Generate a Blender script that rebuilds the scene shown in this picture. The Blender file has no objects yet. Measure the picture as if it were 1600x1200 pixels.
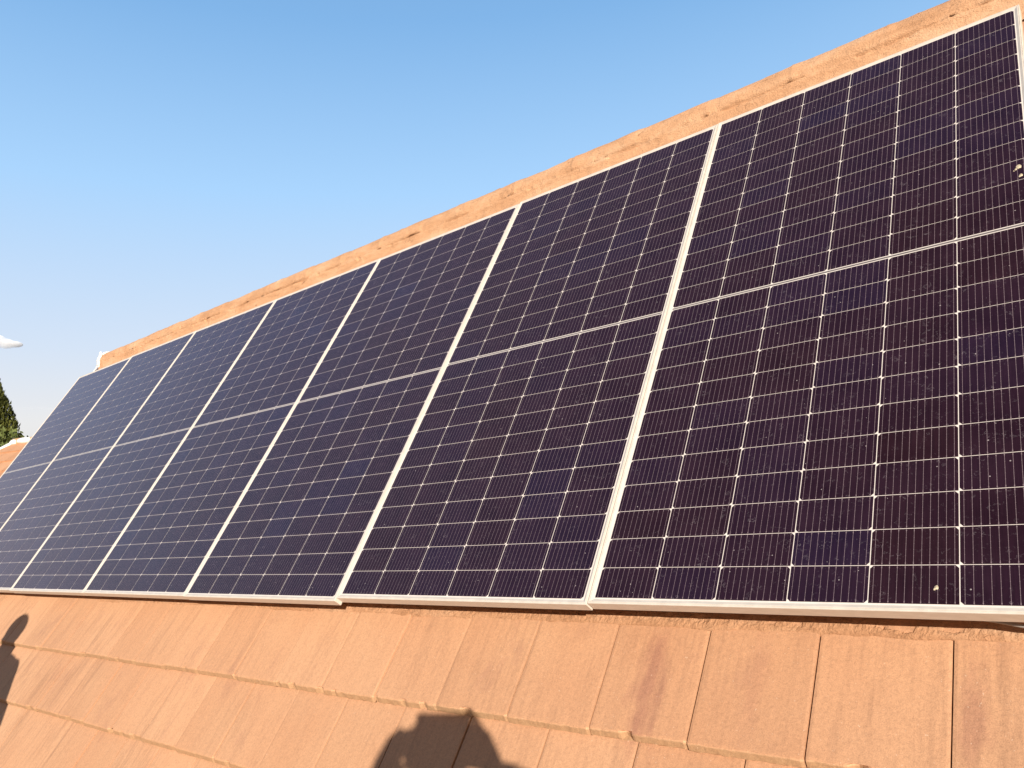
import bpy, math, random
from mathutils import Vector, Matrix, noise
R = math.radians
rnd = random.Random(7)

# ------------------------------------------------------------------ camera
# roof frame: X along the ridge, Y up the slope, Z out of the roof; origin = lower right cell corner of the array
PITCH = R(56)
O = Vector((0, 0, 5.2))
MR = Matrix(((1, 0, 0), (0, math.cos(PITCH), -math.sin(PITCH)), (0, math.sin(PITCH), math.cos(PITCH))))
MP = Matrix.Translation(O) @ MR.to_4x4()
def W(x, y, z): return MP @ Vector((x, y, z))
sc = bpy.context.scene
COL = sc.collection
cam = bpy.data.cameras.new('camera'); camo = bpy.data.objects.new('camera', cam); COL.objects.link(camo)
cam.sensor_width = 36; cam.lens = 27.783; cam.clip_start = 0.01; cam.clip_end = 6000
cx = Vector((0.75681, 0.30631, -0.57741)); cy = Vector((-0.15519, -0.77392, -0.61397)); cz = Vector((-0.63494, 0.55427, -0.53818))
rows = [MR @ cx, MR @ (-cy), MR @ (-cz)]
CAMR = Matrix((rows[0], rows[1], rows[2])).transposed()
CAMP = W(0.22397, -0.81983, 1.69539)
camo.matrix_world = Matrix.Translation(CAMP) @ CAMR.to_4x4()
sc.camera = camo

# ------------------------------------------------------------------ light
SUND = (MR @ Vector((-0.6868, 0.1930, -0.7006))).normalized()      # direction the light travels
SUN_EL = math.asin(-SUND.z)
sun = bpy.data.lights.new('sun', 'SUN'); suno = bpy.data.objects.new('sun', sun); COL.objects.link(suno)
sun.energy = 5.0; sun.angle = R(0.55); sun.color = (1.0, 0.94, 0.85)
suno.rotation_euler = SUND.to_track_quat('-Z', 'Y').to_euler()
suno.location = (10, -10, 20)
wd = bpy.data.worlds.new('World'); sc.world = wd; wd.use_nodes = True
wn = wd.node_tree; wn.nodes.clear()
sky = wn.nodes.new('ShaderNodeTexSky'); sky.sky_type = 'NISHITA'; sky.sun_disc = False
sky.sun_elevation = SUN_EL; sky.sun_rotation = math.atan2(-SUND.x, -SUND.y)
sky.altitude = 300; sky.air_density = 1.0; sky.dust_density = 1.2; sky.ozone_density = 1.0
bg = wn.nodes.new('ShaderNodeBackground'); bg.inputs[1].default_value = 0.12
# haze whitening towards the horizon, by elevation of the view direction in the world
tc = wn.nodes.new('ShaderNodeTexCoord'); sp = wn.nodes.new('ShaderNodeSeparateXYZ')
wn.links.new(tc.outputs['Generated'], sp.inputs[0])
rmp = wn.nodes.new('ShaderNodeValToRGB'); e = rmp.color_ramp.elements
SKYR = [(0.0, (4.2, 3.7, 3.5)), (0.13, (5.0, 4.85, 4.85)), (0.21, (4.1, 4.65, 5.5)), (0.39, (2.5, 4.1, 6.1)), (0.56, (1.36, 2.86, 5.05)), (1.0, (0.4, 1.0, 2.2))]
e[0].position = 0.0; e[0].color = (*[v/7 for v in SKYR[0][1]], 1); e[1].position = 1.0; e[1].color = (*[v/7 for v in SKYR[-1][1]], 1)
for p_, c_ in SKYR[1:-1]:
    k = e.new(p_); k.color = (*[v/7 for v in c_], 1)
wn.links.new(sp.outputs[2], rmp.inputs[0])
mul = wn.nodes.new('ShaderNodeMix'); mul.data_type = 'RGBA'; mul.blend_type = 'MULTIPLY'; mul.inputs[0].default_value = 1
mul.inputs[7].default_value = (7, 7, 7, 1); wn.links.new(rmp.outputs[0], mul.inputs[6])
mx = wn.nodes.new('ShaderNodeMix'); mx.data_type = 'RGBA'; mx.inputs[0].default_value = 0.9
wn.links.new(sky.outputs[0], mx.inputs[6]); wn.links.new(mul.outputs[2], mx.inputs[7])
# the half of the sky behind the photographer, towards the low sun, is dimmed and tinted to darken and redden the shadows
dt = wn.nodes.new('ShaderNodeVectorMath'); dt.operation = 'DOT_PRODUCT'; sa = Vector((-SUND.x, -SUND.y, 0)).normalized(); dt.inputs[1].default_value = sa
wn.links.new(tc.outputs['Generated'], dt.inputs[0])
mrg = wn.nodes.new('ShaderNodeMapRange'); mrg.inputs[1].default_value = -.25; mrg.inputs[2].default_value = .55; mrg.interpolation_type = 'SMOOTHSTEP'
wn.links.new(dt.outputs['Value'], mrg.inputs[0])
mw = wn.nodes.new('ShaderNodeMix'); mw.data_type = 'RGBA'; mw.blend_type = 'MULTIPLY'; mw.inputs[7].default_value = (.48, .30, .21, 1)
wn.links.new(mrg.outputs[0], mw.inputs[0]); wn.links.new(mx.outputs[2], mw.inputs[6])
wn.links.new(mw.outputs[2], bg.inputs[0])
wo = wn.nodes.new('ShaderNodeOutputWorld'); wn.links.new(bg.outputs[0], wo.inputs[0])
sc.view_settings.view_transform = 'Standard'; sc.view_settings.look = 'None'
sc.view_settings.exposure = 0.5; sc.view_settings.gamma = 1
sc.render.engine = 'CYCLES'
sc.cycles.max_bounces = 8; sc.cycles.volume_bounces = 12

# ------------------------------------------------------------------ helpers
class MB:
    def __init__(s): s.v = []; s.f = []; s.a = []; s.uv = []
    def vert(s, p, a=0.5): s.v.append(tuple(p)); s.a.append(a); return len(s.v) - 1
    def quad(s, pts, a=0.5):
        i = [s.vert(p, a) for p in pts]; s.f.append(tuple(i)); return i
    def box(s, x0, x1, y0, y1, z0, z1, a=0.5):
        i = [s.vert((x, y, z), a) for z in (z0, z1) for y in (y0, y1) for x in (x0, x1)]
        for q in ((0,2,3,1),(4,5,7,6),(0,1,5,4),(2,6,7,3),(0,4,6,2),(1,3,7,5)): s.f.append(tuple(i[k] for k in q))
    def grid(s, nu, nv, fn, close=False):
        b = len(s.v)
        for iu in range(nu):
            for iv in range(nv):
                r = fn(iu, iv); s.vert(r[0], r[1]) if isinstance(r[0], (tuple, Vector)) else s.vert(r)
        for iu in range(nu-1):
            for iv in range(nv-1 if not close else nv):
                a0 = b+iu*nv+iv; a1 = b+iu*nv+(iv+1) % nv
                s.f.append((a0, a1, a1+nv, a0+nv))
    def tube(s, pts, rads, n=12, cap=True, a=0.5):
        pts = [Vector(p) for p in pts]; b = len(s.v); m = len(pts)
        up = Vector((0, 0, 1))
        for i, p in enumerate(pts):
            d = (pts[min(i+1, m-1)] - pts[max(i-1, 0)]).normalized()
            if abs(d.dot(up)) > .95: up = Vector((1, 0, 0))
            u = d.cross(up).normalized(); w = d.cross(u).normalized()
            r = rads[i] if isinstance(rads, (list, tuple)) else rads
            for k in range(n):
                t = 2*math.pi*k/n; s.vert(p + u*math.cos(t)*r + w*math.sin(t)*r, a)
        for i in range(m-1):
            for k in range(n):
                a0 = b+i*n+k; a1 = b+i*n+(k+1) % n
                s.f.append((a0, a1, a1+n, a0+n))
        if cap:
            s.f.append(tuple(b+k for k in range(n))[::-1]); s.f.append(tuple(b+(m-1)*n+k for k in range(n)))
    def ball(s, c, r, M=None, nu=14, nv=10, a=0.5):
        c = Vector(c); r = Vector(r) if not isinstance(r, (int, float)) else Vector((r, r, r)); b = len(s.v)
        for i in range(nv+1):
            t = math.pi*i/nv
            for k in range(nu):
                f = 2*math.pi*k/nu
                p = Vector((r.x*math.sin(t)*math.cos(f), r.y*math.sin(t)*math.sin(f), r.z*math.cos(t)))
                if M: p = M @ p
                s.vert(c+p, a)
        for i in range(nv):
            for k in range(nu):
                a0 = b+i*nu+k; a1 = b+i*nu+(k+1) % nu
                s.f.append((a0, a0+nu, a1+nu, a1))
    def capsule(s, p0, p1, r0, r1, n=14):
        p0 = Vector(p0); p1 = Vector(p1); d = (p1-p0); L = d.length
        q = d.to_track_quat('Z', 'Y').to_matrix(); pts = []; b = len(s.v); rings = []
        for i in range(1, 5):
            t = math.pi/2*i/4; rings.append((-r0*math.cos(t), r0*math.sin(t)))
        for i in range(4):
            t = math.pi/2*i/4; rings.append((L + r1*math.sin(t), r1*math.cos(t)))
        for z, r in rings:
            for k in range(n):
                f = 2*math.pi*k/n; s.vert(p0 + q @ Vector((r*math.cos(f), r*math.sin(f), z)))
        for i in range(len(rings)-1):
            for k in range(n):
                a0 = b+i*n+k; a1 = b+i*n+(k+1) % n
                s.f.append((a0, a1, a1+n, a0+n))
        s.f.append(tuple(b+k for k in range(n))[::-1]); s.f.append(tuple(b+(len(rings)-1)*n+k for k in range(n)))
    def build(s, name, mat, parent=None, smooth=False, matrix=None):
        me = bpy.data.meshes.new(name); me.from_pydata(s.v, [], s.f); me.update()
        at = me.attributes.new('rnd', 'FLOAT', 'POINT'); at.data.foreach_set('value', s.a)
        if s.uv:
            ul = me.uv_layers.new(name='UVMap')
            for i, l in enumerate(me.loops): ul.data[i].uv = s.uv[l.vertex_index]
        if smooth: me.polygons.foreach_set('use_smooth', [True]*len(me.polygons))
        me.materials.append(mat)
        o = bpy.data.objects.new(name, me); COL.objects.link(o)
        if parent: o.parent = parent
        if matrix is not None: o.matrix_world = matrix
        return o
def tag(o, label=None, cat=None, group=None, kind=None):
    if label: o['label'] = label
    if cat: o['category'] = cat
    if group: o['group'] = group
    if kind: o['kind'] = kind
    return o
def empty(name, M):
    o = bpy.data.objects.new(name, None); COL.objects.link(o); o.matrix_world = M; o.empty_display_size = .1; return o
def nz(x, y, z=0, s=1.0): return noise.noise(Vector((x*s, y*s, z*s)))

class NT:
    """small helper around a material node tree"""
    def __init__(s, name):
        s.m = bpy.data.materials.new(name); s.m.use_nodes = True; s.t = s.m.node_tree; s.t.nodes.clear()
        s.b = s.n('ShaderNodeBsdfPrincipled'); s.o = s.n('ShaderNodeOutputMaterial'); s.l(s.b.outputs[0], s.o.inputs[0])
    def n(s, ty, **k):
        x = s.t.nodes.new(ty)
        for a, v in k.items(): setattr(x, a, v)
        return x
    def l(s, a, b): s.t.links.new(a, b)
    def coord(s, scale=(1, 1, 1), which='Object'):
        c = s.n('ShaderNodeTexCoord'); m = s.n('ShaderNodeMapping'); m.inputs['Scale'].default_value = scale
        s.l(c.outputs[which], m.inputs[0]); return m.outputs[0]
    def noise(s, vec, scale, detail=3, rough=.55, dist=0):
        x = s.n('ShaderNodeTexNoise'); x.inputs['Scale'].default_value = scale; x.inputs['Detail'].default_value = detail
        x.inputs['Roughness'].default_value = rough; x.inputs['Distortion'].default_value = dist; s.l(vec, x.inputs['Vector']); return x.outputs[0]
    def ramp(s, v, stops):
        x = s.n('ShaderNodeValToRGB'); el = x.color_ramp.elements
        for i, (p, c) in enumerate(stops):
            c = (c, c, c, 1) if isinstance(c, (int, float)) else (*c, 1)
            if i < 2: el[i].position = p; el[i].color = c
            else: k = el.new(p); k.color = c
        s.l(v, x.inputs[0]); return x.outputs[0]
    def math(s, op, a, b=0.0, c=None, clamp=False):
        x = s.n('ShaderNodeMath', operation=op); x.use_clamp = clamp
        for i, v in enumerate((a, b, c)):
            if v is None: continue
            if isinstance(v, (int, float)): x.inputs[i].default_value = v
            else: s.l(v, x.inputs[i])
        return x.outputs[0]
    def mix(s, f, a, b, mode='MIX'):
        x = s.n('ShaderNodeMix', data_type='RGBA', blend_type=mode)
        for i, v in ((0, f), (6, a), (7, b)):
            if isinstance(v, (int, float)): x.inputs[i].default_value = v
            elif isinstance(v, tuple): x.inputs[i].default_value = (*v, 1)
            else: s.l(v, x.inputs[i])
        return x.outputs[2]
    def attr(s, name='rnd'):
        x = s.n('ShaderNodeAttribute', attribute_name=name); return x.outputs['Fac']
    def bump(s, h, dist, strength=1.0):
        x = s.n('ShaderNodeBump'); x.inputs['Strength'].default_value = strength; x.inputs['Distance'].default_value = dist
        s.l(h, x.inputs['Height']); s.l(x.outputs[0], s.b.inputs['Normal'])
    def set(s, **k):
        for a, v in k.items():
            i = s.b.inputs[a.replace('_', ' ')]
            if isinstance(v, (int, float)): i.default_value = v
            elif isinstance(v, tuple): i.default_value = (*v, 1)
            else: s.l(v, i)
def simple(name, col, rough=.6, metal=0.0, var=.12, scale=6, bump=0.0):
    t = NT(name); c = t.coord(); n = t.noise(c, scale, 4)
    d = tuple(v*(1-var*2) for v in col); l = tuple(min(1, v*(1+var)) for v in col)
    t.set(Base_Color=t.ramp(n, [(.3, d), (.7, l)]), Roughness=rough, Metallic=metal)
    if bump: t.bump(t.noise(c, scale*12, 3), bump)
    return t.m

# ------------------------------------------------------------------ materials
def mat_tile(name, streak=1.0):
    t = NT(name)
    c = t.coord()
    base = t.mix(t.math('MINIMUM', t.attr(), 1.0), (0.455, 0.218, 0.110), (0.610, 0.325, 0.176))
    big = t.noise(c, 1.7, 4)
    base = t.mix(t.ramp(big, [(.35, 0.0), (.7, .35)]), base, (0.62, 0.37, 0.21))
    # weather streaks running down the slope
    s1 = t.noise(t.coord((1, .11, 1)), 15, 4, .62, .35)
    s2 = t.noise(t.coord((1, .045, 1)), 62, 4, .65, .2)
    patch = t.noise(t.coord((1, .45, 1)), 2.6, 3)
    f1 = t.math('MULTIPLY', t.ramp(s1, [(.48, 0.0), (.68, 1.0)]), t.ramp(patch, [(.38, 0.12), (.62, 1.0)]))
    f2 = t.math('MULTIPLY', t.ramp(s2, [(.48, 0.0), (.64, 1.0)]), t.ramp(patch, [(.36, .25), (.58, .8)]))
    f = t.math('ADD', t.math('MULTIPLY', f1, .34*streak), t.math('MULTIPLY', f2, .34*streak), clamp=True)
    base = t.mix(f, base, (0.29, 0.150, 0.085))
    # dark lichen blotches, broken up
    bl = t.noise(t.coord((1, .4, 1)), 6.5, 6, .7, .4)
    base = t.mix(t.ramp(bl, [(.58, 0.0), (.72, .32)]), base, (0.27, 0.125, 0.09))
    # two larger old stains on the tiles below the right-hand panels
    def stain(x, y, rx, ry):
        v = t.n('ShaderNodeVectorMath', operation='SUBTRACT'); t.l(c, v.inputs[0]); v.inputs[1].default_value = (x, y, -.12)
        w_ = t.n('ShaderNodeVectorMath', operation='MULTIPLY'); t.l(v.outputs[0], w_.inputs[0]); w_.inputs[1].default_value = (1/rx, 1/ry, 0)
        ln = t.n('ShaderNodeVectorMath', operation='LENGTH'); t.l(w_.outputs[0], ln.inputs[0])
        f_ = t.math('ADD', ln.outputs['Value'], t.math('MULTIPLY', t.math('SUBTRACT', t.noise(t.coord((1, .35, 1)), 17, 5, .65), .5), 2.6))
        return t.ramp(f_, [(.25, 1.0), (1.0, 0.0)])
    st = t.math('ADD', stain(-.945, -.17, .060, .20), t.math('MULTIPLY', stain(-.185, -.17, .045, .11), .7), clamp=True)
    st = t.math('ADD', st, t.math('MULTIPLY', stain(-.66, -.14, .035, .20), .35), clamp=True)
    base = t.mix(t.math('MULTIPLY', st, .55*streak), base, (0.30, 0.125, 0.085))
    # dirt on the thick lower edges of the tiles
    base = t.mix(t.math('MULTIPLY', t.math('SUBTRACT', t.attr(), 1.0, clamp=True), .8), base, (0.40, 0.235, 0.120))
    mot = t.noise(c, 115, 5, .7)
    base = t.mix(1.0, base, t.ramp(mot, [(.3, .85), (.5, 1.0), (.7, 1.07)]), 'MULTIPLY')
    # sand grain
    g = t.noise(c, 420, 2, .7)
    base = t.mix(.9, base, t.ramp(g, [(.32, .80), (.5, 1.0), (.68, 1.1)]), 'MULTIPLY')
    sp_ = t.noise(c, 190, 1)
    base = t.mix(t.ramp(sp_, [(.74, 0.0), (.78, .35)]), base, (0.85, 0.66, 0.5))
    t.set(Base_Color=base, Roughness=.82)
    t.b.inputs['Specular IOR Level'].default_value = .3
    h = t.math('ADD', t.math('MULTIPLY', g, .35), t.noise(c, 34, 4))
    t.bump(h, .0022, .8)
    return t.m
M_TILE = mat_tile('terracotta_tile')
M_TILE_FAR = mat_tile('terracotta_tile_far', .6)
def mat_mortar(nm='terracotta_mortar', k_=1.0):
    t = NT(nm); c = t.coord()
    a = t.noise(t.coord((.35, 1, 1)), 9, 6, .65, .4)
    base = t.ramp(a, [(.3, (0.49, 0.255, 0.13)), (.5, (0.61, 0.335, 0.18)), (.7, (0.68, 0.42, 0.25))])
    g = t.noise(c, 130, 4, .75)
    base = t.mix(1.0, base, t.ramp(g, [(.3, .84), (.5, 1.0), (.7, 1.08)]), 'MULTIPLY')
    pit = t.noise(t.coord((.5, 1, 1)), 24, 5, .7, .6)
    base = t.mix(t.ramp(pit, [(.30, .6), (.38, 0.0)]), base, (0.2, 0.085, 0.045))
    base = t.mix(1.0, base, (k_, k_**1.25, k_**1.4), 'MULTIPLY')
    t.set(Base_Color=base, Roughness=.9); t.b.inputs['Specular IOR Level'].default_value = .2
    t.bump(t.math('ADD', t.math('MULTIPLY', g, .5), pit), .012, .8)
    return t.m
M_MORTAR = mat_mortar()
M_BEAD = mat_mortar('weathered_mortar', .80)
M_WHITE_MORTAR = simple('white_mortar', (.8, .77, .72), .85, 0, .08, 14, .003)
M_WALL = simple('white_render_wall', (.74, .70, .63), .85, 0, .06, 3, .002)
M_TERRACE = simple('terrace_tile', (.36, .24, .17), .8, 0, .12, 5, .001)
M_DARKEDGE = simple('verge_shade_board', (.10, .035, .025), .7, 0, .1, 8)  # dark red puts the shade on the verge side into the colour
def mat_alu():
    t = NT('anodised_aluminium'); c = t.coord((1, 1, 1))
    n = t.noise(t.coord((.3, .3, 1)), 90, 3)
    t.set(Base_Color=t.ramp(n, [(.3, (.56, .49, .41)), (.7, (.66, .58, .49))]), Metallic=0, Roughness=t.ramp(n, [(.3, .38), (.7, .5)]))
    return t.m
M_ALU = mat_alu()
def coat(t):
    t.b.inputs['IOR'].default_value = 1.29; t.b.inputs['Specular Tint'].default_value = (1.0, .80, .95, 1)
def mat_cell():
    t = NT('silicon_cell')
    c = t.coord()
    base = t.ramp(t.attr(), [(0.0, (0.0120, 0.0030, 0.0045)), (.45, (0.0115, 0.0035, 0.0085)), (.75, (0.0100, 0.0045, 0.0150)), (1.0, (0.0085, 0.0065, 0.023))])
    # fine streaks along the cell
    base = t.mix(.55, base, t.ramp(t.noise(t.coord((1, .03, 1)), 330, 2), [(.35, .65), (.65, 1.35)]), 'MULTIPLY')
    uv = t.n('ShaderNodeUVMap', uv_map='UVMap'); s = t.n('ShaderNodeSeparateXYZ'); t.l(uv.outputs[0], s.inputs[0])
    fr = t.math('FRACT', t.math('MULTIPLY', s.outputs[0], 11.0))
    dx = t.math('MULTIPLY', t.math('ABSOLUTE', t.math('SUBTRACT', fr, .5)), 16.45)       # mm from the wire
    wire = t.math('LESS_THAN', dx, .42)
    vy = t.math('MULTIPLY', s.outputs[1], 91.5)                                         # mm up the cell
    d_end = t.math('MINIMUM', vy, t.math('SUBTRACT', 91.5, vy))
    pad_end = t.math('LESS_THAN', t.math('ABSOLUTE', t.math('SUBTRACT', d_end, 4.2)), 1.3)
    fp = t.math('ABSOLUTE', t.math('SUBTRACT', t.math('FRACT', t.math('MULTIPLY', s.outputs[1], 6.0)), .5))
    pad_mid = t.math('LESS_THAN', fp, .045)
    pad = t.math('MULTIPLY', t.math('LESS_THAN', dx, 1.15), pad_end)
    padm = t.math('MULTIPLY', t.math('LESS_THAN', dx, .7), pad_mid)
    w = t.math('MAXIMUM', wire, t.math('MAXIMUM', pad, padm))
    base = t.mix(t.math('MULTIPLY', w, .52), base, (0.36, 0.27, 0.28))
    # dust: faint film, water-spot curls and specks
    film = t.noise(c, 7, 5, .65)
    base = t.mix(t.ramp(film, [(.34, 0.006), (.75, .022)]), base, (0.62, 0.30, 0.42))
    curl = t.noise(c, 75, 5, .62, 1.4)
    msk = t.ramp(t.noise(c, 26, 3, .6), [(.5, 0.0), (.68, 1.0)])
    base = t.mix(t.math('MULTIPLY', t.ramp(curl, [(.585, 0.0), (.60, .17), (.625, .17), (.64, 0.0)]), msk), base, (0.5, 0.43, 0.45))
    v = t.n('ShaderNodeTexVoronoi'); v.inputs['Scale'].default_value = 48; t.l(c, v.inputs['Vector'])
    rv = t.n('ShaderNodeSeparateColor'); t.l(v.outputs['Color'], rv.inputs[0])
    speck = t.math('MULTIPLY', t.math('LESS_THAN', v.outputs['Distance'], t.math('MULTIPLY', rv.outputs[0], .085)), t.math('GREATER_THAN', rv.outputs[1], .55))
    base = t.mix(t.math('MULTIPLY', speck, .5), base, (0.60, 0.52, 0.50))
    t.set(Base_Color=base, Roughness=.14)
    coat(t)
    t.b.inputs['Sheen Weight'].default_value = .42; t.b.inputs['Sheen Roughness'].default_value = .28; t.b.inputs['Sheen Tint'].default_value = (1, .42, .60, 1)
    return t.m
M_CELL = mat_cell()
def mat_backsheet():
    t = NT('white_backsheet'); n = t.noise(t.coord(), 30, 3)
    t.set(Base_Color=t.ramp(n, [(.3, (.64, .56, .50)), (.7, (.72, .64, .57))]), Roughness=.25); coat(t); return t.m
M_BACK = mat_backsheet()
M_RIBBON = simple('solder_ribbon', (.20, .165, .15), .4, .3, .1, 40)

# ------------------------------------------------------------------ solar panels
CW, RP, MID = 0.184, 0.0931, 0.012
CELLW, CELLH = 0.1818, 0.0916
GX = 6*CW - (CW-CELLW)          # width across the cells
GY = 24*RP + MID
ML, PITCHX = 0.0163, 1.1419
PWID = 1.1385
def panel_parts(root, seed):
    rr = random.Random(seed)
    # local frame: x 0..PWID from the panel's left edge, y 0.. up from its lower edge, z 0 = top of the lip
    x0 = (PWID - 6*CW)/2; y0 = 0.0185; H = GY + 2*y0; lip = 0.0105
    fr = MB()
    # frame: outer wall, lip with a shallow groove, inner step, mitred corners
    prof = [(0.0, -0.035), (0.0, -0.0010), (0.0010, 0.0), (0.0030, 0.0), (0.0034, -0.0010), (0.0044, -0.0010), (0.0048, 0.0), (.0072, 0.0), (.0085, -.0006), (.0148, -.0034), (0.0152, -0.0036), (0.002, -0.0038), (0.002, -0.033), (0.026, -0.033), (0.026, -0.035)]
    def ring(d, z): return [(d, d, z), (PWID-d, d, z), (PWID-d, H-d, z), (d, H-d, z)]
    n = len(prof)
    for side in range(4):
        for i in range(n):
            a, b = prof[i], prof[(i+1) % n]
            ra, rb = ring(*a), ring(*b); s2 = (side+1) % 4
            fr.quad([ra[side], ra[s2], rb[s2], rb[side]])
    fr.build('frame', M_ALU, root)
    b = MB(); b.box(.003, PWID-.003, .003, H-.003, -.0060, -.0034)
    b.build('backsheet', M_BACK, root)
    c = MB(); ch = .0070; z = -.0030
    gx, gy = CW-CELLW, RP-CELLH
    for r in range(24):
        for k in range(6):
            xa = x0 + k*CW + gx/2; xb = xa + CELLW
            ya = y0 + r*RP + (MID if r >= 12 else 0) + gy/2; yb = ya + CELLH
            top = (k % 2 == 0) if r < 12 else (k % 2 == 1)
            if top: poly = [(xa, ya), (xb, ya), (xb, yb-ch), (xb-ch, yb), (xa+ch, yb), (xa, yb-ch)]
            else: poly = [(xa+ch, ya), (xb-ch, ya), (xb, ya+ch), (xb, yb), (xa, yb), (xa, ya+ch)]
            # cells sorted by colour into loose neighbouring families
            a = .36 + .62*nz(k*.55 + seed*7.1, r*.33, seed) + rr.uniform(-.14, .14)
            if rr.random() < .05: a += .10
            a = max(0, min(1, a))
            base = len(c.v)
            for p in poly: c.vert((p[0], p[1], z), a); c.uv.append(((p[0]-xa)/CELLW, (p[1]-ya)/CELLH))
            c.f.append(tuple(range(base, base+6)))
    c.build('cell_grid', M_CELL, root)
    q = MB(); ym = y0 + 12*RP + MID/2
    q.box(x0+.002, PWID-x0-.002, ym-.0032, ym+.0032, -.0034, -.0030)
    q.build('centre_ribbon', M_RIBBON, root)
DY = [0.0175, 0.0130, 0.0, 0.0025, 0.0020, 0.0050, -0.0050]
PL = ['rightmost and largest-looking solar panel, cut by the right edge of the photo',
      'second solar panel from the right, its lower corner stepping above the third one',
      'third solar panel from the right, its bottom edge slightly lower than its right neighbour',
      'middle solar panel of the row of seven',
      'third solar panel from the left end of the row',
      'second solar panel from the left end, beside the one at the roof edge',
      'leftmost farthest solar panel of the row, reaching the gable edge of the roof']
TILT = [0, 0.0, 0.0015, -.001, .001, 0, .001]
for k in range(7):
    mtx = MP @ Matrix.Translation((-6*CW - k*PITCHX - (PWID - 6*CW)/2, DY[k] - .0185, .0)) @ Matrix.Rotation(TILT[k]*.4, 4, 'Z')
    rt = empty('solar_panel', mtx)
    tag(rt, PL[k], 'solar panel', 'solar panels mounted side by side on the roof')
    panel_parts(rt, k+1)

# bird droppings lying on the glass of the rightmost panel
def dropping(x, y, blobs, label):
    m = MB()
    for dx, dy, r in blobs:
        n = 14; b = len(m.v); m.vert((dx, dy, r*.35 if r < .004 else .0014))
        for ring in (0.6, 1.0):
            for i in range(n):
                t = 2*math.pi*i/n; q = r*ring*(1+.35*nz(math.cos(t)*2+x*9, math.sin(t)*2+dy*90))
                m.vert((dx+q*math.cos(t), dy+q*math.sin(t)*1.25, .0009 if ring < 1 else 0))
        for i in range(n):
            j = (i+1) % n; m.f.append((b, b+1+i, b+1+j)); m.f.append((b+1+i, b+1+n+i, b+1+n+j, b+1+j))
    o = m.build('bird_dropping', M_DROP, smooth=True, matrix=MP @ Matrix.Translation((x, y, -.0028)))
    tag(o, label, 'bird dropping', 'bird droppings on the panels')
M_DROP = simple('bird_dropping', (.62, .50, .33), .8, 0, .3, 120, .0006)
dropping(-.229, .057, [(0, 0, .0042), (-.004, -.004, .0024)], 'small pale bird dropping in the bottom cell row of the rightmost panel')
dropping(-.0215, 1.393, [(0, 0, .0075), (-.008, -.009, .0035), (-.013, -.014, .002)], 'tan bird dropping near the right edge of the photo, above the centre line')
dropping(-.0175, 1.352, [(0, 0, .005), (-.004, -.004, .003)], 'fainter bird dropping just below the tan one at the right edge')

# ------------------------------------------------------------------ the house
hroot = empty('house', Matrix.Translation((-3, 0, 0)))
tag(hroot, 'house with a steep orange tiled roof carrying the solar panels', 'house')
GAUGE = 0.305; Y0 = -0.010; XL, XR = -8.10, 2.60
def joints(row):
    xs = []
    off = 0 if row % 2 == 1 else .1440
    x = -.228 + off
    n = 0
    while x < XR: xs.append(x); x += .288
    xs2 = []; x = -.228 + off; n = 0
    while x > XL:
        n += 1; x -= (.288 if n <= 4 else .2953); xs2.append(x)
    xs = sorted(set(xs + xs2))
    return [XL] + [v for v in xs if XL+.05 < v < XR-.05] + [XR]
def tile_into(m, xa, xb, yb, yt, zb, zt, th, rr, nx=14, rough=.0013):
    """one flat interlocking tile: xa..xb, lower edge yb, upper edge yt; top surface heights zb (lower) and zt (upper)"""
    a = rr.random()*.45 + .55*min(1, max(0, (-xa-.2)/2.2)); g = .0036 + rr.random()*.0016; dz = rr.uniform(-.0022, .0022); sk = rr.uniform(-.0018, .0018); yo = rr.uniform(-.003, .003)
    xa += g*.5; xb -= g*.5
    prof = [(0.0125, -th), (.0015, -th+.0015), (0.0, -th+.005), (.009, -.0045), (.0135, -.0008), (.018, 0.0), (.05, 0.0)]
    ny = 4
    def fn(iu, iv):
        u = iu/(nx-1); x = xa + (xb-xa)*u
        edge = min(x-xa, xb-x)
        rnd_e = -.0010*max(0, 1-edge/.003)
        if iv < len(prof):
            py, pz = prof[iv]; y = yb + yo + py; z0 = zb + (zt-zb)*(py/(yt-yb))
            n1 = nz(x*38, row_seed*3.1+iv*.7, 0); n2 = nz(x*110, row_seed*5.3, iv*1.3)
            k = rough*(1 if iv < 5 else .2)
            chip = (max(0, nz(x*21, row_seed*9.7, 4.2)-.36)*.045 + .0035*max(0, 1-(xb-x)/.007)) if iv in (2, 3, 4) else 0
            y += (n1*1.0 + n2*.8)*k*1.6 + chip*.6
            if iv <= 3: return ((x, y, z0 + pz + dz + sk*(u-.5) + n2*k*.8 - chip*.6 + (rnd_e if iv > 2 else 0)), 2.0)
            z = z0 + pz + dz + sk*(u-.5) + n2*k*.8 - chip*.6 + (rnd_e if iv > 2 else 0)
        else:
            v = (iv-len(prof)+1)/ny; y = yb + .05 + (yt-yb-.05)*v
            z = zb + (zt-zb)*((y-yb)/(yt-yb)) + dz + sk*(u-.5) + rnd_e + .0006*nz(x*6, y*6, 3)
        return ((x, y, z), a)
    nv = len(prof)+ny; b = len(m.v)
    m.grid(nx, nv, fn)
    # side walls down to the tile's underside
    for iu in (0, nx-1):
        col = [b+iu*nv+iv for iv in range(nv)]
        low = [m.vert((m.v[i][0], m.v[i][1], min(m.v[i][2], zb + (zt-zb)*((m.v[i][1]-yb)/(yt-yb)) - th)), a) for i in col]
        for i in range(nv-1): m.f.append((col[i], col[i+1], low[i+1], low[i]) if iu else (col[i+1], col[i], low[i], low[i+1]))
tm = MB(); rr = random.Random(11)
row = 0
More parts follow.
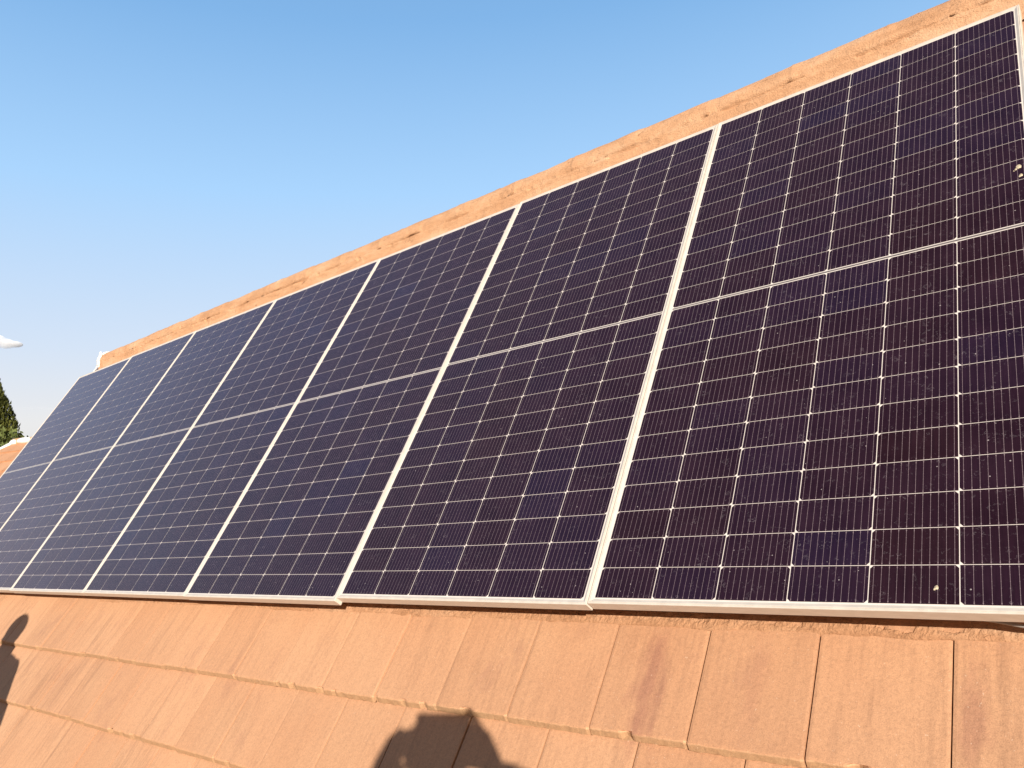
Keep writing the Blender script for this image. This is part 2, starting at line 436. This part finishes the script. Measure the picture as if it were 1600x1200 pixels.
for row in range(-5, 9):
    yb = Y0 + row*GAUGE; yt = min(yb + GAUGE + .035, 2.60); row_seed = row + 20
    js = joints(row)
    for i in range(len(js)-1):
        near = js[i] > -3.2 and -3 < row < 2
        tile_into(tm, js[i], js[i+1], yb + (.006 if row >= 0 else 0), yt, -.1035 if row < 0 else -.1285, -.1310 if row < 0 else -.1440, .0235 if row < 0 else .012, rr, 40 if near else 12)
roof = tm.build('roof', M_TILE, hroot, smooth=False, matrix=MP)
# the deck under the tiles and the far slope
dk = MB()
AP = (2.70, -.155)                                   # apex in (Y,Z)
dk.box(XL+.02, XR-.02, -1.62, AP[0]-.03, -.19, -.150)
dko = dk.build('roof_deck', M_DARKEDGE, roof, matrix=MP)
# far slope, mirrored about the vertical through the apex
ap = W(0, *AP)
def far(x, d, h):   # d metres down the far slope, h out of it
    return Vector((x, ap.y + d*math.cos(PITCH) + h*math.sin(PITCH), ap.z - d*math.sin(PITCH) + h*math.cos(PITCH)))
bs = MB()
for r_ in range(14):
    d1 = .12 + r_*GAUGE; row_seed = r_
    for i in range(36):
        xa = XL + i*.297; xb = xa+.295; a = rr.random()
        p = [far(xa, d1, .028), far(xb, d1, .028), far(xb, d1+GAUGE, .052), far(xa, d1+GAUGE, .052)]
        bs.quad(p, a); bs.quad([p[3], p[2], far(xb, d1+GAUGE, .02), far(xa, d1+GAUGE, .02)], a)
bso = bs.build('far_roof_slope', M_TILE, hroot, matrix=Matrix.Identity(4))

# mortar bead under the lowest panel edge, crumbly
mb = MB()
NXm = 1500
def bead(iu, iv):
    x = -4.6 + iu*(6.9/(NXm-1)); 
    amp = min(1, max(0, (x+4.6)/1.6))
    h = .010*amp*(.75 + .9*nz(x*5, 1.7) + .7*nz(x*23, 3.3) + .35*nz(x*71, 8.1))
    prof = [(-.006, -.1400), (-.0075, -.1345), (-.0085, -.130), (-.007, -.1265), (-.003, -.1235), (.003, -.1215), (.010, -.1205), (.018, -.1205), (.026, -.121), (.036, -.122), (.050, -.1235), (.07, -.127), (.09, -.136)]
    y, z = prof[iv]
    z -= .005
    Q = Vector((x, y*1.4, z*1.4))
    cr = noise.noise(Q*55)*.0036 + noise.noise(Q*130)*.0026 + noise.noise(Q*300)*.0014
    lump = noise.noise(Vector((x*6, 1.7, 0)))*.006 + noise.noise(Q*22)*.005
    hole = max(0, noise.noise(Q*17 + Vector((3, 9, 1))) - .36)*.035
    if 1 <= iv < 12:
        y += cr - lump*.9 + hole*.3; z += cr*.7 + abs(lump)*.5*amp - hole*amp
    return ((x, y + Y0 + .012, z), .5 + .4*nz(x*2, 9))
mb.grid(NXm, 13, bead)
mb.build('mortar_bead', M_BEAD, roof, smooth=False, matrix=MP)

# ridge: half-round caps bedded in rough mortar
rg = MB()
CY, CZ, CR = 2.618, -.172, .1035
NX = 1400
JR = .405
def ridge(iu, iv):
    x = XL - .015 + iu*((XR-XL+.03)/(NX-1))
    seg = (x + .455)/JR; fr_ = seg - math.floor(seg); sid = math.floor(seg)
    coll = .0042*max(0, 1 - fr_/.10) + .0035*max(0, 1-(1-fr_)/.5)
    lift = .006*nz(sid*3.7, 1.1) - .007*math.exp(-((x+4.6)/2.6)**2)*0 + .0045*nz(x*.7, 4)
    if iv < 7:   # mortar bed in front of the cap
        prof = [(2.40, -.128), (2.47, -.122), (2.510, -.1165), (2.530, -.1085), (2.541, -.0985), (2.5485, -.0935), (2.5530, -.0910)]
        y, z = prof[iv]
        r1 = nz(x*7, iv*.5, 1.0)*.006 + nz(x*26, iv*.9, 2.0)*.0045 + nz(x*80, iv*1.5, 3)*.0022
        cav = max(0, nz(x*3.2, 31.0)-.12)*.07 + max(0, nz(x*15, 17.0)-.25)*.04
        if iv >= 2: z += r1 ; y += r1*.5
        if iv in (4, 5): z -= 0.0; y -= .002
        if iv >= 5: z -= min(cav*1.2, .016)*(1 if iv == 6 else .5)
        return ((x, y, z), .45)
    k = iv-7; n = 21
    a0 = math.radians(128); a1 = math.radians(-72)
    t = a0 + (a1-a0)*k/n
    r = CR + coll + lift + .0022*nz(x*9, k*.55, 5) + .0011*nz(x*40, k*1.3, 9) + .0006*nz(x*120, k*3.3, 2)
    if k == 0: r += .0025*nz(x*31, 7.7)
    ck = max(0, .045 - abs(nz(x*1.6, k*.32, 40)))*max(0, nz(x*5, k*.4, 50)+.1)*.35
    r -= ck; r += max(0, nz(x*13, k*.7, 60)-.3)*.012
    return ((x, CY + r*math.cos(t), CZ + r*math.sin(t)), .5)
rg.grid(NX, 29, ridge)
rgo = rg.build('ridge', M_MORTAR, hroot, smooth=True, matrix=MP)
# gable: white mortar at the verge and over the ridge end, board below coloured dark for the shaded verge side
vm = MB()
def verge(iu, iv):
    y = 1.2 + iu*(1.47/119); t = 2*math.pi*iv/12
    r = (.006 if y < 2.56 else .016)*(.8+.5*nz(y*9, 2)+.4*nz(y*31, 7))
    zc = -.112 + (.0 if y < 2.5 else (y-2.5)*.35)
    return ((XL-.050 + r*1.3*math.cos(t), y, zc + r*math.sin(t) + .01*nz(y*20, iv, 3)), .5)
vm.grid(120, 12, verge, close=True)
for i in range(16):
    t = i/15; a = math.radians(150 - 170*t); r = .105 + .012*nz(i*.9, 4)
    vm.ball((XL-.025+.008*nz(i, 1), CY+r*math.cos(a), CZ+r*math.sin(a)), (.032, .018+.008*nz(i, 5), .016), nu=10, nv=7)
vm.build('verge_mortar', M_WHITE_MORTAR, roof, smooth=True, matrix=MP)
vb = MB(); vb.box(XL-.045, XL+.0, -1.6, 2.57, -.24, -.120)
vb.build('verge_shade_board', M_DARKEDGE, roof, matrix=MP)
# walls under the roof
wm = MB()
yb_ = W(0, -1.62, -.19)
def gable(x, s):
    f0 = W(x, -1.60, -.16); b0 = Vector((x, 2*ap.y - f0.y, f0.z))
    return [(x, f0.y, 0), (x, b0.y, 0), tuple(b0), (x, ap.y, ap.z-.03), tuple(f0)]
gl, gr = gable(XL+.03, 0), gable(XR-.03, 0)
bl = [wm.vert(p) for p in gl]; br = [wm.vert(p) for p in gr]
wm.f.append(tuple(bl)); wm.f.append(tuple(br[::-1])); wm.f.append((bl[0], bl[4], br[4], br[0])); wm.f.append((bl[1], br[1], br[2], bl[2]))
wm.build('wall', M_WALL, hroot, matrix=Matrix.Identity(4))
ZT = 3.82
te = MB(); te.box(XL-.1, XR+.1, -5.2, yb_.y+.25, ZT-.25, ZT)
te.build('terrace', M_TERRACE, hroot, matrix=Matrix.Identity(4))
tw = MB(); tw.box(XL, XR, -5.05, -4.85, 0, ZT-.25); tw.box(XL, XL+.2, -4.85, yb_.y+.2, 0, ZT-.253)
tw.build('lower_wall', M_WALL, hroot, matrix=Matrix.Identity(4))

# cable under the rightmost panel
cb = MB(); pts = []
for i in range(60):
    t = i/59; x = -.235 + t*.50
    pts.append((x, .026 - .020*math.sin(min(1, t*2.2)*math.pi/2) + .006*math.sin(t*9) + .008*math.exp(-((t-.45)/.1)**2), -.082 + .012*math.cos(t*5)))
cb.tube(pts, .0042, 10)
M_CABLE = simple('grey_cable', (.30, .27, .24), .5, 0, .15, 30)
M_BLACK = simple('black_plastic', (.02, .018, .018), .4, 0, .2, 30)
cab = cb.build('cable', M_CABLE, smooth=True, matrix=MP)
tag(cab, 'grey cable with black ties sagging under the lower edge of the rightmost panel', 'cable')
for tt in (24, 30, 41):
    q = MB(); p = Vector(pts[tt]); d = (Vector(pts[tt+1])-p).normalized()*.0022
    q.tube([p-d, p+d], .0062, 12); q.build('cable_tie', M_BLACK, cab, matrix=MP)
q = MB(); p = Vector(pts[33])+Vector((0, .014, .008))
q.tube([p+Vector((-.055, .002, 0)), p+Vector((-.03, 0, 0)), p+Vector((-.028, 0, 0)), p+Vector((.03, 0, 0)), p+Vector((.034, 0, 0)), p+Vector((.07, -.002, 0))], [.005, .006, .0095, .0095, .006, .005], 10)
co = q.build('cable_connector', M_BLACK, matrix=MP)
tag(co, 'black plug connector tucked under the rightmost panel beside the grey cable', 'connector')

# ------------------------------------------------------------------ ground
g = MB()
def gnd(iu, iv):
    x = -2000 + iu*100; y = -2000 + iv*100
    h = 0 if math.hypot(x, y) < 250 else 3*nz(x*.002, y*.002)
    return ((x, y, h), .5)
g.grid(41, 41, gnd)
M_GROUND = simple('dry_ground', (.17, .13, .07), 1.0, 0, .35, .03, .02)
M_GROUND.node_tree.nodes['Principled BSDF'].inputs['Specular IOR Level'].default_value = 0
tag(g.build('ground', M_GROUND), kind='structure')

# ------------------------------------------------------------------ neighbouring house
YAW = R(22)
NE_ = Vector((-16.0, 3.22, O.z + 2.11))
NM = Matrix.Translation(NE_) @ Matrix.Rotation(YAW, 4, 'Z')
nh = empty('house', NM @ Matrix.Translation((3, 0, -NE_.z)))
tag(nh, 'far orange tiled hip roof with white mortared hip at the left edge of the photo', 'house')
PA = math.atan(.84); ca, sa = math.cos(PA), math.sin(PA)
nt = MB()
L_ = 7.0
for r_ in range(12):
    d0, d1 = r_*.30, (r_+1)*.30+.02             # distance down the slope
    row_seed = r_
    xs0 = -d1*ca; xe = L_ + d1*ca
    x = xs0 + (.15 if r_ % 2 else 0)
    nxt = int((xe-xs0)/.30)
    for i in range(nxt):
        xa = xs0 + i*.30 + (.15 if r_ % 2 else 0) - .15; xb = xa + .296; a = rr.random()
        xa_t = max(xa, -d0*ca); xb_t = max(xb, -d0*ca); xa_b = max(xa, -d1*ca); xb_b = max(xb, -d1*ca)
        lo, hi = .045, .018
        def P(x, d, h): return (x, -d*ca - h*sa, -d*sa + h*ca)
        nt.quad([P(xa_b, d1, lo), P(xb_b, d1, lo), P(xb_t, d0, hi), P(xa_t, d0, hi)], a)
        nt.quad([P(xa_b, d1, lo-.03), P(xb_b, d1, lo-.03), P(xb_b, d1, lo), P(xa_b, d1, lo)], a)
D_ = 12*.3
fd = D_*ca
nt.f.append(tuple(nt.vert(p) for p in [(0, 0, 0), (-fd, -fd, -D_*sa), (-fd, fd, -D_*sa)]))
nt.f.append(tuple(nt.vert(p) for p in [(0, 0, 0), (L_, 0, 0), (L_+fd, fd, -D_*sa), (-fd, fd, -D_*sa)]))
nt.f.append(tuple(nt.vert(p) for p in [(L_, 0, 0), (L_+fd, -fd, -D_*sa), (L_+fd, fd, -D_*sa)]))
nro = nt.build('roof', M_TILE_FAR, nh, matrix=NM)
hm = MB()
def hipline(p0, p1, n, r0):
    p0 = Vector(p0); p1 = Vector(p1); pts = []; rd = []
    for i in range(n):
        t = i/(n-1); pts.append(p0.lerp(p1, t) + Vector((0, 0, .012*nz(i*.35, p0.x)))); rd.append(r0*(1+.22*nz(i*.5, 3, p1.x)))
    hm.tube(pts, rd, 10)
hipline((0, 0, .0), (-fd, -fd, -D_*sa), 60, .05)
hipline((0, 0, .0), (-fd, fd, -D_*sa), 30, .085)
hm.build('hip_mortar', M_WHITE_MORTAR, nro, smooth=True, matrix=NM)
hm = MB(); hipline((0.0, 0, .02), (L_, 0, .02), 90, .07)
hm.build('ridge', M_MORTAR, nro, smooth=True, matrix=NM)
hm = MB(); hm.ball((.30, -.02, .03), (.20, .08, .06)); hm.ball((.05, 0, .02), (.12, .09, .06))
hm.build('ridge_mortar', M_WHITE_MORTAR, nro, smooth=True, matrix=NM)
nw = MB(); nw.box(-fd+.4, L_+fd-.4, -fd+.4, fd-.4, -NE_.z, -D_*sa+.1)
nw.build('wall', M_WALL, nh, matrix=NM)

# ------------------------------------------------------------------ trees
def mat_leaf(name, dark, mid, light):
    t = NT(name); t.set(Base_Color=t.ramp(t.attr(), [(0, dark), (.5, mid), (1, light)]), Roughness=.7)
    t.b.inputs['Specular IOR Level'].default_value = .2
    return t.m
M_CYP = mat_leaf('cypress_leaf', (.05, .055, .010), (.125, .128, .026), (.21, .205, .05))
M_OLV = mat_leaf('shrub_leaf', (.08, .10, .025), (.17, .19, .06), (.30, .30, .12))
M_BARK = simple('bark', (.16, .11, .07), .9, 0, .25, 9, .01)
def cypress(px, py, h, rmax):
    rt = empty('cypress_tree', Matrix.Translation((px, py, 0)))
    tag(rt, 'tall dark green cypress with a tapering top at the left edge of the photo', 'tree')
    t = MB(); t.tube([(0, 0, 0), (.03, 0, h*.4), (0, .02, h*.93)], [.26, .18, .03], 10); t.build('trunk', M_BARK, rt)
    c = MB(); q = random.Random(5)
    def rad(z):
        u = z/h
        return rmax*min(1, (u/.12)**.6 if u > 0 else 0)*(1 - max(0, (u-.38)/.62)**1.75)**.9
    def lump(z, f): return 1 + .07*nz(math.cos(f)*2.2, math.sin(f)*2.2, z*1.3) + .08*nz(math.cos(f)*5, math.sin(f)*5, z*3.1)
    # dense inner mass of upright sprays
    for i in range(80000):
        z = q.uniform(.25, h); f = q.uniform(0, 2*math.pi)
        R_ = rad(z)*lump(z, f)
        if R_ < .02: continue
        d = q.random()**.22
        r = R_*d
        p = Vector((r*math.cos(f), r*math.sin(f), z))
        out = Vector((math.cos(f), math.sin(f), 0)); tan = Vector((-math.sin(f), math.cos(f), 0))
        up = (Vector((0, 0, 1)) + out*q.uniform(.0, .45) + tan*q.uniform(-.3, .3)).normalized()
        s = q.uniform(.07, .17); w = s*q.uniform(.22, .4)
        sd = (tan + out*q.uniform(-.8, .8)).normalized()
        a = max(0, min(1, .45 + .5*nz(f*3, z*2.4, 2) + q.uniform(-.3, .3)))
        b = len(c.v)
        for pt in (p - sd*w, p + up*s*.5 + out*.02 - sd*w*.7, p + up*s, p + sd*w*.8 + up*s*.3): c.vert(pt, a)
        c.f.append((b, b+3, b+2, b+1))
    c.build('crown', M_CYP, rt)
cypress(-30.7, 6.42, 12.75, 2.28)
def bushy(px, py, h, rad, label):
    rt = empty('leafy_tree', Matrix.Translation((px, py, 0))); tag(rt, label, 'tree')
    t = MB(); t.tube([(0, 0, 0), (.1, .05, h*.45), (.0, .1, h*.8)], [.2, .13, .04], 9)
    for k in range(6):
        f = k*1.05; t.tube([(.05, .05, h*.4+.1*k), (rad*.6*math.cos(f), rad*.6*math.sin(f), h*.65+.12*k)], [.07, .02], 7)
    t.build('trunk', M_BARK, rt)
    c = MB(); q = random.Random(9); cl = []
    for k in range(26):
        f = q.uniform(0, 6.28); rr_ = rad*q.uniform(.2, .85); z = h - rad*.9 + q.uniform(-.8, .75)*rad
        cl.append((Vector((rr_*math.cos(f), rr_*math.sin(f), z)), q.uniform(.3, .5)*rad, q.random()))
    for i in range(9000):
        cc, r, a0 = cl[i % 26]
        v = Vector((q.gauss(0, 1), q.gauss(0, 1), q.gauss(0, 1))).normalized()*r*q.random()**.35
        p = cc+v; s = q.uniform(.05, .11)
        u = Vector((q.gauss(0, 1), q.gauss(0, 1), q.gauss(0, 1))).normalized(); w = u.orthogonal().normalized()
        b = len(c.v); a = max(0, min(1, a0*.6+q.uniform(0, .4)))
        for pt in (p-u*s, p+w*s*.35, p+u*s, p-w*s*.35): c.vert(pt, a)
        c.f.append((b, b+1, b+2, b+3))
    c.build('crown', M_OLV, rt)
bushy(-22.7, 4.00, 8.12, 1.35, 'lighter green leafy tree top showing between the cypress and the far roof')

# ------------------------------------------------------------------ clouds
def cloud(center, size, n, seed, dens, name='cloud'):
    m = MB(); q = random.Random(seed); c = Vector(center)
    for i in range(n):
        t = (i+.5)/n; x = (t-.5)*2
        ht = (1-abs(x)**2)*.6+.25
        m.ball((x*size[0] , q.uniform(-.5, .5)*size[1]*.3, size[2]*ht*.35*q.uniform(.6, 1.2)), (size[0]*q.uniform(.25, .4), size[1]*.5, size[2]*ht*q.uniform(.5, .8)), nu=16, nv=10)
    t = bpy.data.materials.new('cloud_vapour'); t.use_nodes = True; nt_ = t.node_tree; nt_.nodes.clear()
    v = nt_.nodes.new('ShaderNodeVolumePrincipled'); o = nt_.nodes.new('ShaderNodeOutputMaterial')
    v.inputs['Color'].default_value = (1, 1, 1, 1); v.inputs['Anisotropy'].default_value = -.1
    tx = nt_.nodes.new('ShaderNodeTexCoord'); nn = nt_.nodes.new('ShaderNodeTexNoise'); nn.inputs['Scale'].default_value = .028; nn.inputs['Detail'].default_value = 4
    rp = nt_.nodes.new('ShaderNodeMapRange'); rp.inputs[1].default_value = .36; rp.inputs[2].default_value = .62; rp.inputs[3].default_value = 0; rp.inputs[4].default_value = dens
    nt_.links.new(tx.outputs['Object'], nn.inputs['Vector']); nt_.links.new(nn.outputs[0], rp.inputs[0]); nt_.links.new(rp.outputs[0], v.inputs['Density'])
    nt_.links.new(v.outputs[0], o.inputs['Volume'])
    d = (c-CAMP); yaw = math.atan2(d.y, d.x) - math.pi/2
    ob = m.build(name, t, smooth=True, matrix=Matrix.Translation(c) @ Matrix.Rotation(yaw, 4, 'Z'))
    mod = ob.modifiers.new('fuse', 'REMESH'); mod.mode = 'VOXEL'; mod.voxel_size = size[2]*.12
    tag(ob, kind='structure'); return ob
def dirp(az, el, dist):
    return CAMP + Vector((math.cos(R(az))*math.cos(R(el)), math.sin(R(az))*math.cos(R(el)), math.sin(R(el))))*dist
cloud(dirp(164.0, 12.2, 1800), (44, 30, 22), 7, 3, .2)
cloud(dirp(161.8, 8.3, 2200), (55, 20, 9), 5, 8, .006)

# ------------------------------------------------------------------ people (outside the frame, their shadows fall on the roof)
E1 = SUND.cross(Vector((0, 0, 1))).normalized(); E2 = E1.cross(SUND).normalized()
def S(a, b, back): return CAMP + E1*a + E2*b - SUND*back
M_SKIN = simple('skin', (.48, .27, .18), .5, 0, .08, 20)
M_HAIR = simple('dark_hair', (.03, .02, .015), .6, 0, .3, 60)
M_SHIRT = simple('navy_work_shirt', (.03, .045, .09), .85, 0, .15, 12)
M_SHIRT2 = simple('grey_work_shirt', (.14, .14, .15), .85, 0, .15, 12)
M_TROUS = simple('work_trousers', (.05, .05, .055), .85, 0, .15, 12)
M_SHOE = simple('work_shoe', (.035, .028, .022), .6, 0, .2, 20)
def fuse(o, vox, sm=4):
    m = o.modifiers.new('fuse', 'REMESH'); m.mode = 'VOXEL'; m.voxel_size = vox; m.use_smooth_shade = True
    s_ = o.modifiers.new('soften', 'SMOOTH'); s_.factor = .5; s_.iterations = sm
def hand(m, wr_, fwd, palm_n, side, curl=1.0):
    """palm from the wrist along fwd; palm_n points out of the palm; side = direction of the thumb"""
    fwd = fwd.normalized(); palm_n = (palm_n - fwd*palm_n.dot(fwd)).normalized(); th = fwd.cross(palm_n).normalized()
    if th.dot(side) < 0: th = -th
    for k in range(4):
        o = (k-1.5)*.020
        m.capsule(wr_ + fwd*.012 - th*o*.6, wr_ + fwd*.088 - th*o, .016, .0125, 10)
    ln = [(.040, .024, .018), (.044, .027, .019), (.041, .025, .018), (.032, .019, .016)]
    for k in range(4):
        o = (1.5-k)*.0205; b = wr_ + fwd*.092 + th*o; d = fwd.copy(); ang = 0
        r = .0092 - .0005*k
        for j, L in enumerate(ln[k]):
            ang += (.45, .75, .55)[j]*curl*(1 + .08*k)
            d = (fwd*math.cos(ang) + palm_n*math.sin(ang)).normalized()
            e_ = b + d*L; m.capsule(b, e_, r, r-.0008, 10); b = e_; r -= .0008
    b = wr_ + fwd*.025 + th*.022
    for L, dd, r in ((.040, fwd*.6+th*.75+palm_n*.25, .0135), (.032, fwd*.8+th*.35+palm_n*.5, .0108), (.026, fwd*.9+th*.05+palm_n*.6, .0095)):
        e_ = b + dd.normalized()*L; m.capsule(b, e_, r, r-.001, 10); b = e_
def person(feet, facing, head, tilt, arms, hands, shirt, label, hairw=.088, extra=(), low=0):
    """feet: ground point; facing: horizontal unit; head: centre; arms: [(shoulder offset sign, elbow, wrist)]"""
    fz = ZT; F = facing.normalized(); Rt = F.cross(Vector((0, 0, 1))).normalized(); U = Vector((0, 0, 1))
    rt = empty('person', Matrix.Translation(feet)); tag(rt, label, 'person')
    I = Matrix.Identity(4)
    B = MB(); Sh = MB(); T = MB(); Bo = MB(); H = MB()
    HM = Matrix((Rt, F, U)).transposed()
    Hq = Matrix.Rotation(tilt[0], 3, F) @ Matrix.Rotation(tilt[1], 3, Rt) @ HM
    neck = head - (Hq @ Vector((0, .015, .13))); chest = neck - U*.16 - F*.01 + (feet-neck).cross(U)*0
    hip = Vector((feet.x, feet.y, fz+.93)); sh = {}
    hq = lambda x, y, z: head + Hq @ Vector((x, y, z))
    B.ball(hq(0, -.012, .025), (.076, .096, .098), Hq); B.ball(hq(0, .020, -.045), (.058, .070, .072), Hq)
    B.ball(hq(0, .058, -.088), (.026, .020, .016), Hq)                     # chin
    B.capsule(hq(0, .088, .012), hq(0, .108, -.022), .008, .012)           # nose
    for s_ in (-1, 1):
        B.ball(hq(s_*.077, -.008, -.008), (.009, .020, .031), Hq); B.ball(hq(s_*.031, .086, .008), (.014, .008, .010), Hq)
        B.capsule(hq(s_*.014, .092, .030), hq(s_*.046, .084, .028), .006, .005)
        B.ball(hq(s_*.040, .065, -.030), (.022, .02, .022), Hq)
    B.capsule(hq(-.020, .085, -.052), hq(.020, .085, -.052), .0065, .0065); B.capsule(hq(-.016, .083, -.062), hq(.016, .083, -.062), .006, .006)
    H.ball(hq(0, -.030, .030), (hairw, .098, .100), Hq); H.ball(hq(0, -.060, -.01), (.070, .050, .070), Hq); H.capsule(hq(0, -.04, 0), hq(0, -.045, -low), .082, .082 + low*.12)
    B.capsule(neck-U*.05, head - (Hq @ Vector((0, .01, .06))), .064, .060)
    sx = .185
    for m, g_ in ((B, 0), (Sh, .014)):
        m.capsule(chest + Rt*.10, chest - Rt*.10, .105+g_, .105+g_); m.capsule(chest-U*.02, hip+U*.18, .118+g_, .115+g_)
        m.capsule(chest-U*.20+Rt*.06, chest-U*.20-Rt*.06, .108+g_, .108+g_)
        m.capsule(hip+U*.15+Rt*.05, hip+U*.15-Rt*.05, .110+g_, .110+g_)
        m.capsule(chest + U*.075 + Rt*.12, chest + U*.11, .06+g_, .062+g_); m.capsule(chest + U*.075 - Rt*.12, chest + U*.11, .06+g_, .062+g_)
    for m, g_ in ((B, 0), (T, .013)):
        m.capsule(hip + Rt*.06, hip - Rt*.06, .118+g_, .118+g_); m.capsule(hip+U*.10+Rt*.05, hip+U*.10-Rt*.05, .108+g_, .108+g_)
        for s_ in (-1, 1):
            kn = feet*1 ; kn = Vector((feet.x, feet.y, fz+.50)) + Rt*s_*.115 + F*.03; an = Vector((feet.x, feet.y, fz+.09)) + Rt*s_*.13 - F*.02
            m.capsule(hip + Rt*s_*.09 - U*.04, kn, .088+g_, .058+g_); m.capsule(kn, an, .056+g_, .040+g_*1.6)
    for s_ in (-1, 1):
        an = Vector((feet.x, feet.y, fz)) + Rt*s_*.13 - F*.02
        B.capsule(an + U*.05, an + F*.15 + U*.035, .036, .028)
        Bo.capsule(an + U*.055, an + U*.10, .052, .052); Bo.capsule(an + U*.045 - F*.02, an + F*.17 + U*.040, .045, .039)
        Bo.capsule(an + U*.016 - F*.045, an + F*.19 + U*.016, .016, .016); Bo.capsule(an + U*.016 + Rt*.025, an + F*.18 + U*.016 + Rt*.02, .016, .016); Bo.capsule(an + U*.016 - Rt*.025, an + F*.18 + U*.016 - Rt*.02, .016, .016)
    for (s_, el_, wr_), hd in zip(arms, hands):
        sp_ = chest + U*.06 + Rt*s_*sx
        B.capsule(sp_, el_, .052, .042); B.capsule(el_, el_.lerp(wr_, .35), .043, .042); B.capsule(el_.lerp(wr_, .35), wr_, .042, .027)
        Sh.capsule(sp_, el_, .068, .056); Sh.capsule(el_, el_.lerp(wr_, .80), .056, .043)
        Sh.capsule(chest + U*.05 + Rt*s_*.10, sp_, .085, .068)
        hand(B, wr_, *hd)
    for p0, p1, r0_, r1_ in extra: B.capsule(p0, p1, r0_, r1_)
    fuse(B.build('body', M_SKIN, rt, matrix=I), .0055, 3)
    fuse(Sh.build('shirt', shirt, rt, matrix=I), .012, 5); fuse(T.build('trousers', M_TROUS, rt, matrix=I), .012, 5)
    fuse(Bo.build('shoes', M_SHOE, rt, matrix=I), .007, 3); fuse(H.build('hair', M_HAIR, rt, matrix=I), .007, 2)
    return rt
# phone
XA, YA, ZA = CAMR.col[0].copy(), CAMR.col[1].copy(), CAMR.col[2].copy()       # camera axes; ZA points back to the photographer
PM = Matrix.Translation(CAMP) @ CAMR.to_4x4()
ph = empty('mobile_phone', PM @ Matrix.Translation((-.064, -.024, .009)))
tag(ph, 'phone held sideways in raised hands, its flat top edge shadowed on the tiles', 'phone')
def rbox(x0, x1, y0, y1, z0, z1, r):
    m = MB(); pts = []
    for cx_, cy_, a0 in ((x1-r, y1-r, 0), (x0+r, y1-r, 90), (x0+r, y0+r, 180), (x1-r, y0+r, 270)):
        for k in range(7): a = R(a0+15*k); pts.append((cx_+r*math.cos(a), cy_+r*math.sin(a)))
    n = len(pts); b = [m.vert((x, y, z0)) for x, y in pts]; t = [m.vert((x, y, z1)) for x, y in pts]
    m.f.append(tuple(t)); m.f.append(tuple(b[::-1]))
    for i in range(n): m.f.append((b[i], b[(i+1) % n], t[(i+1) % n], t[i]))
    return m
rbox(-.150, .023, -.064, .014, .0050, .0135, .009).build('phone_case', M_BLACK, ph, matrix=PM)
M_SCREEN = NT('phone_screen'); M_SCREEN.set(Base_Color=(.01, .01, .012), Roughness=.08); M_SCREEN = M_SCREEN.m
rbox(-.147, .020, -.061, .011, .0136, .0141, .007).build('screen', M_SCREEN, ph, matrix=PM)
rbox(-.014, .014, -.014, .0105, .0032, .0049, .006).build('camera_bump', M_BLACK, ph, matrix=PM)
headA = S(-.082, -.112, .36)
faceA = (CAMP - headA); faceA.z = 0
FA = faceA.normalized(); RA = FA.cross(Vector((0, 0, 1))).normalized()
feetA = Vector((headA.x, headA.y, ZT)) - FA*.05
def PH(x, y, z): return CAMP + XA*x + YA*y + ZA*z
fl = (YA*.74 + XA*.58 - ZA*.28).normalized(); fr2 = (YA*.78 - XA*.5 - ZA*.28).normalized()
wl = PH(-.200, -.052, .078) - fl*.092; wrr = PH(.044, -.034, .078) - fr2*.092
person(feetA, FA, headA, (0, -.12),
       [(-1, S(-.40, -.33, .24), wl), (1, S(.218, -.232, .20), wrr)],
       [(fl, XA*.5 - ZA*.8, XA, .8), (fr2, -XA*.45 - ZA*.8, -XA, .8)],
       M_SHIRT, 'person photographing with raised arms, seen as the head and hands shadow at the bottom',
       hairw=.110, low=.02, extra=[(PH(.046, -.030, .070), PH(.040, .012, .045), .0100, .0095), (PH(.040, .012, .045), PH(.012, .024, .016), .0095, .0088)])
headB = S(-2.745, .715, -3.02)
FB = Vector((-.35, .94, 0)).normalized(); RB = FB.cross(Vector((0, 0, 1))).normalized()
feetB = Vector((headB.x, headB.y, ZT)) - FB*.03 - RB*.02
shB = headB - Vector((0, 0, .25))
person(feetB, FB, headB, (.22, -.05),
       [(-1, shB - RB*.25 - Vector((0, 0, .30)), shB - RB*.24 + FB*.08 - Vector((0, 0, .55))), (1, shB + RB*.25 - Vector((0, 0, .30)), shB + RB*.24 + FB*.08 - Vector((0, 0, .55)))],
       [(Vector((0, 0, -1)), RB, FB, .45), (Vector((0, 0, -1)), -RB, FB, .45)],
       M_SHIRT2, 'second person standing off to the left, seen as the rounded head shadow at left', hairw=.098, low=.15)
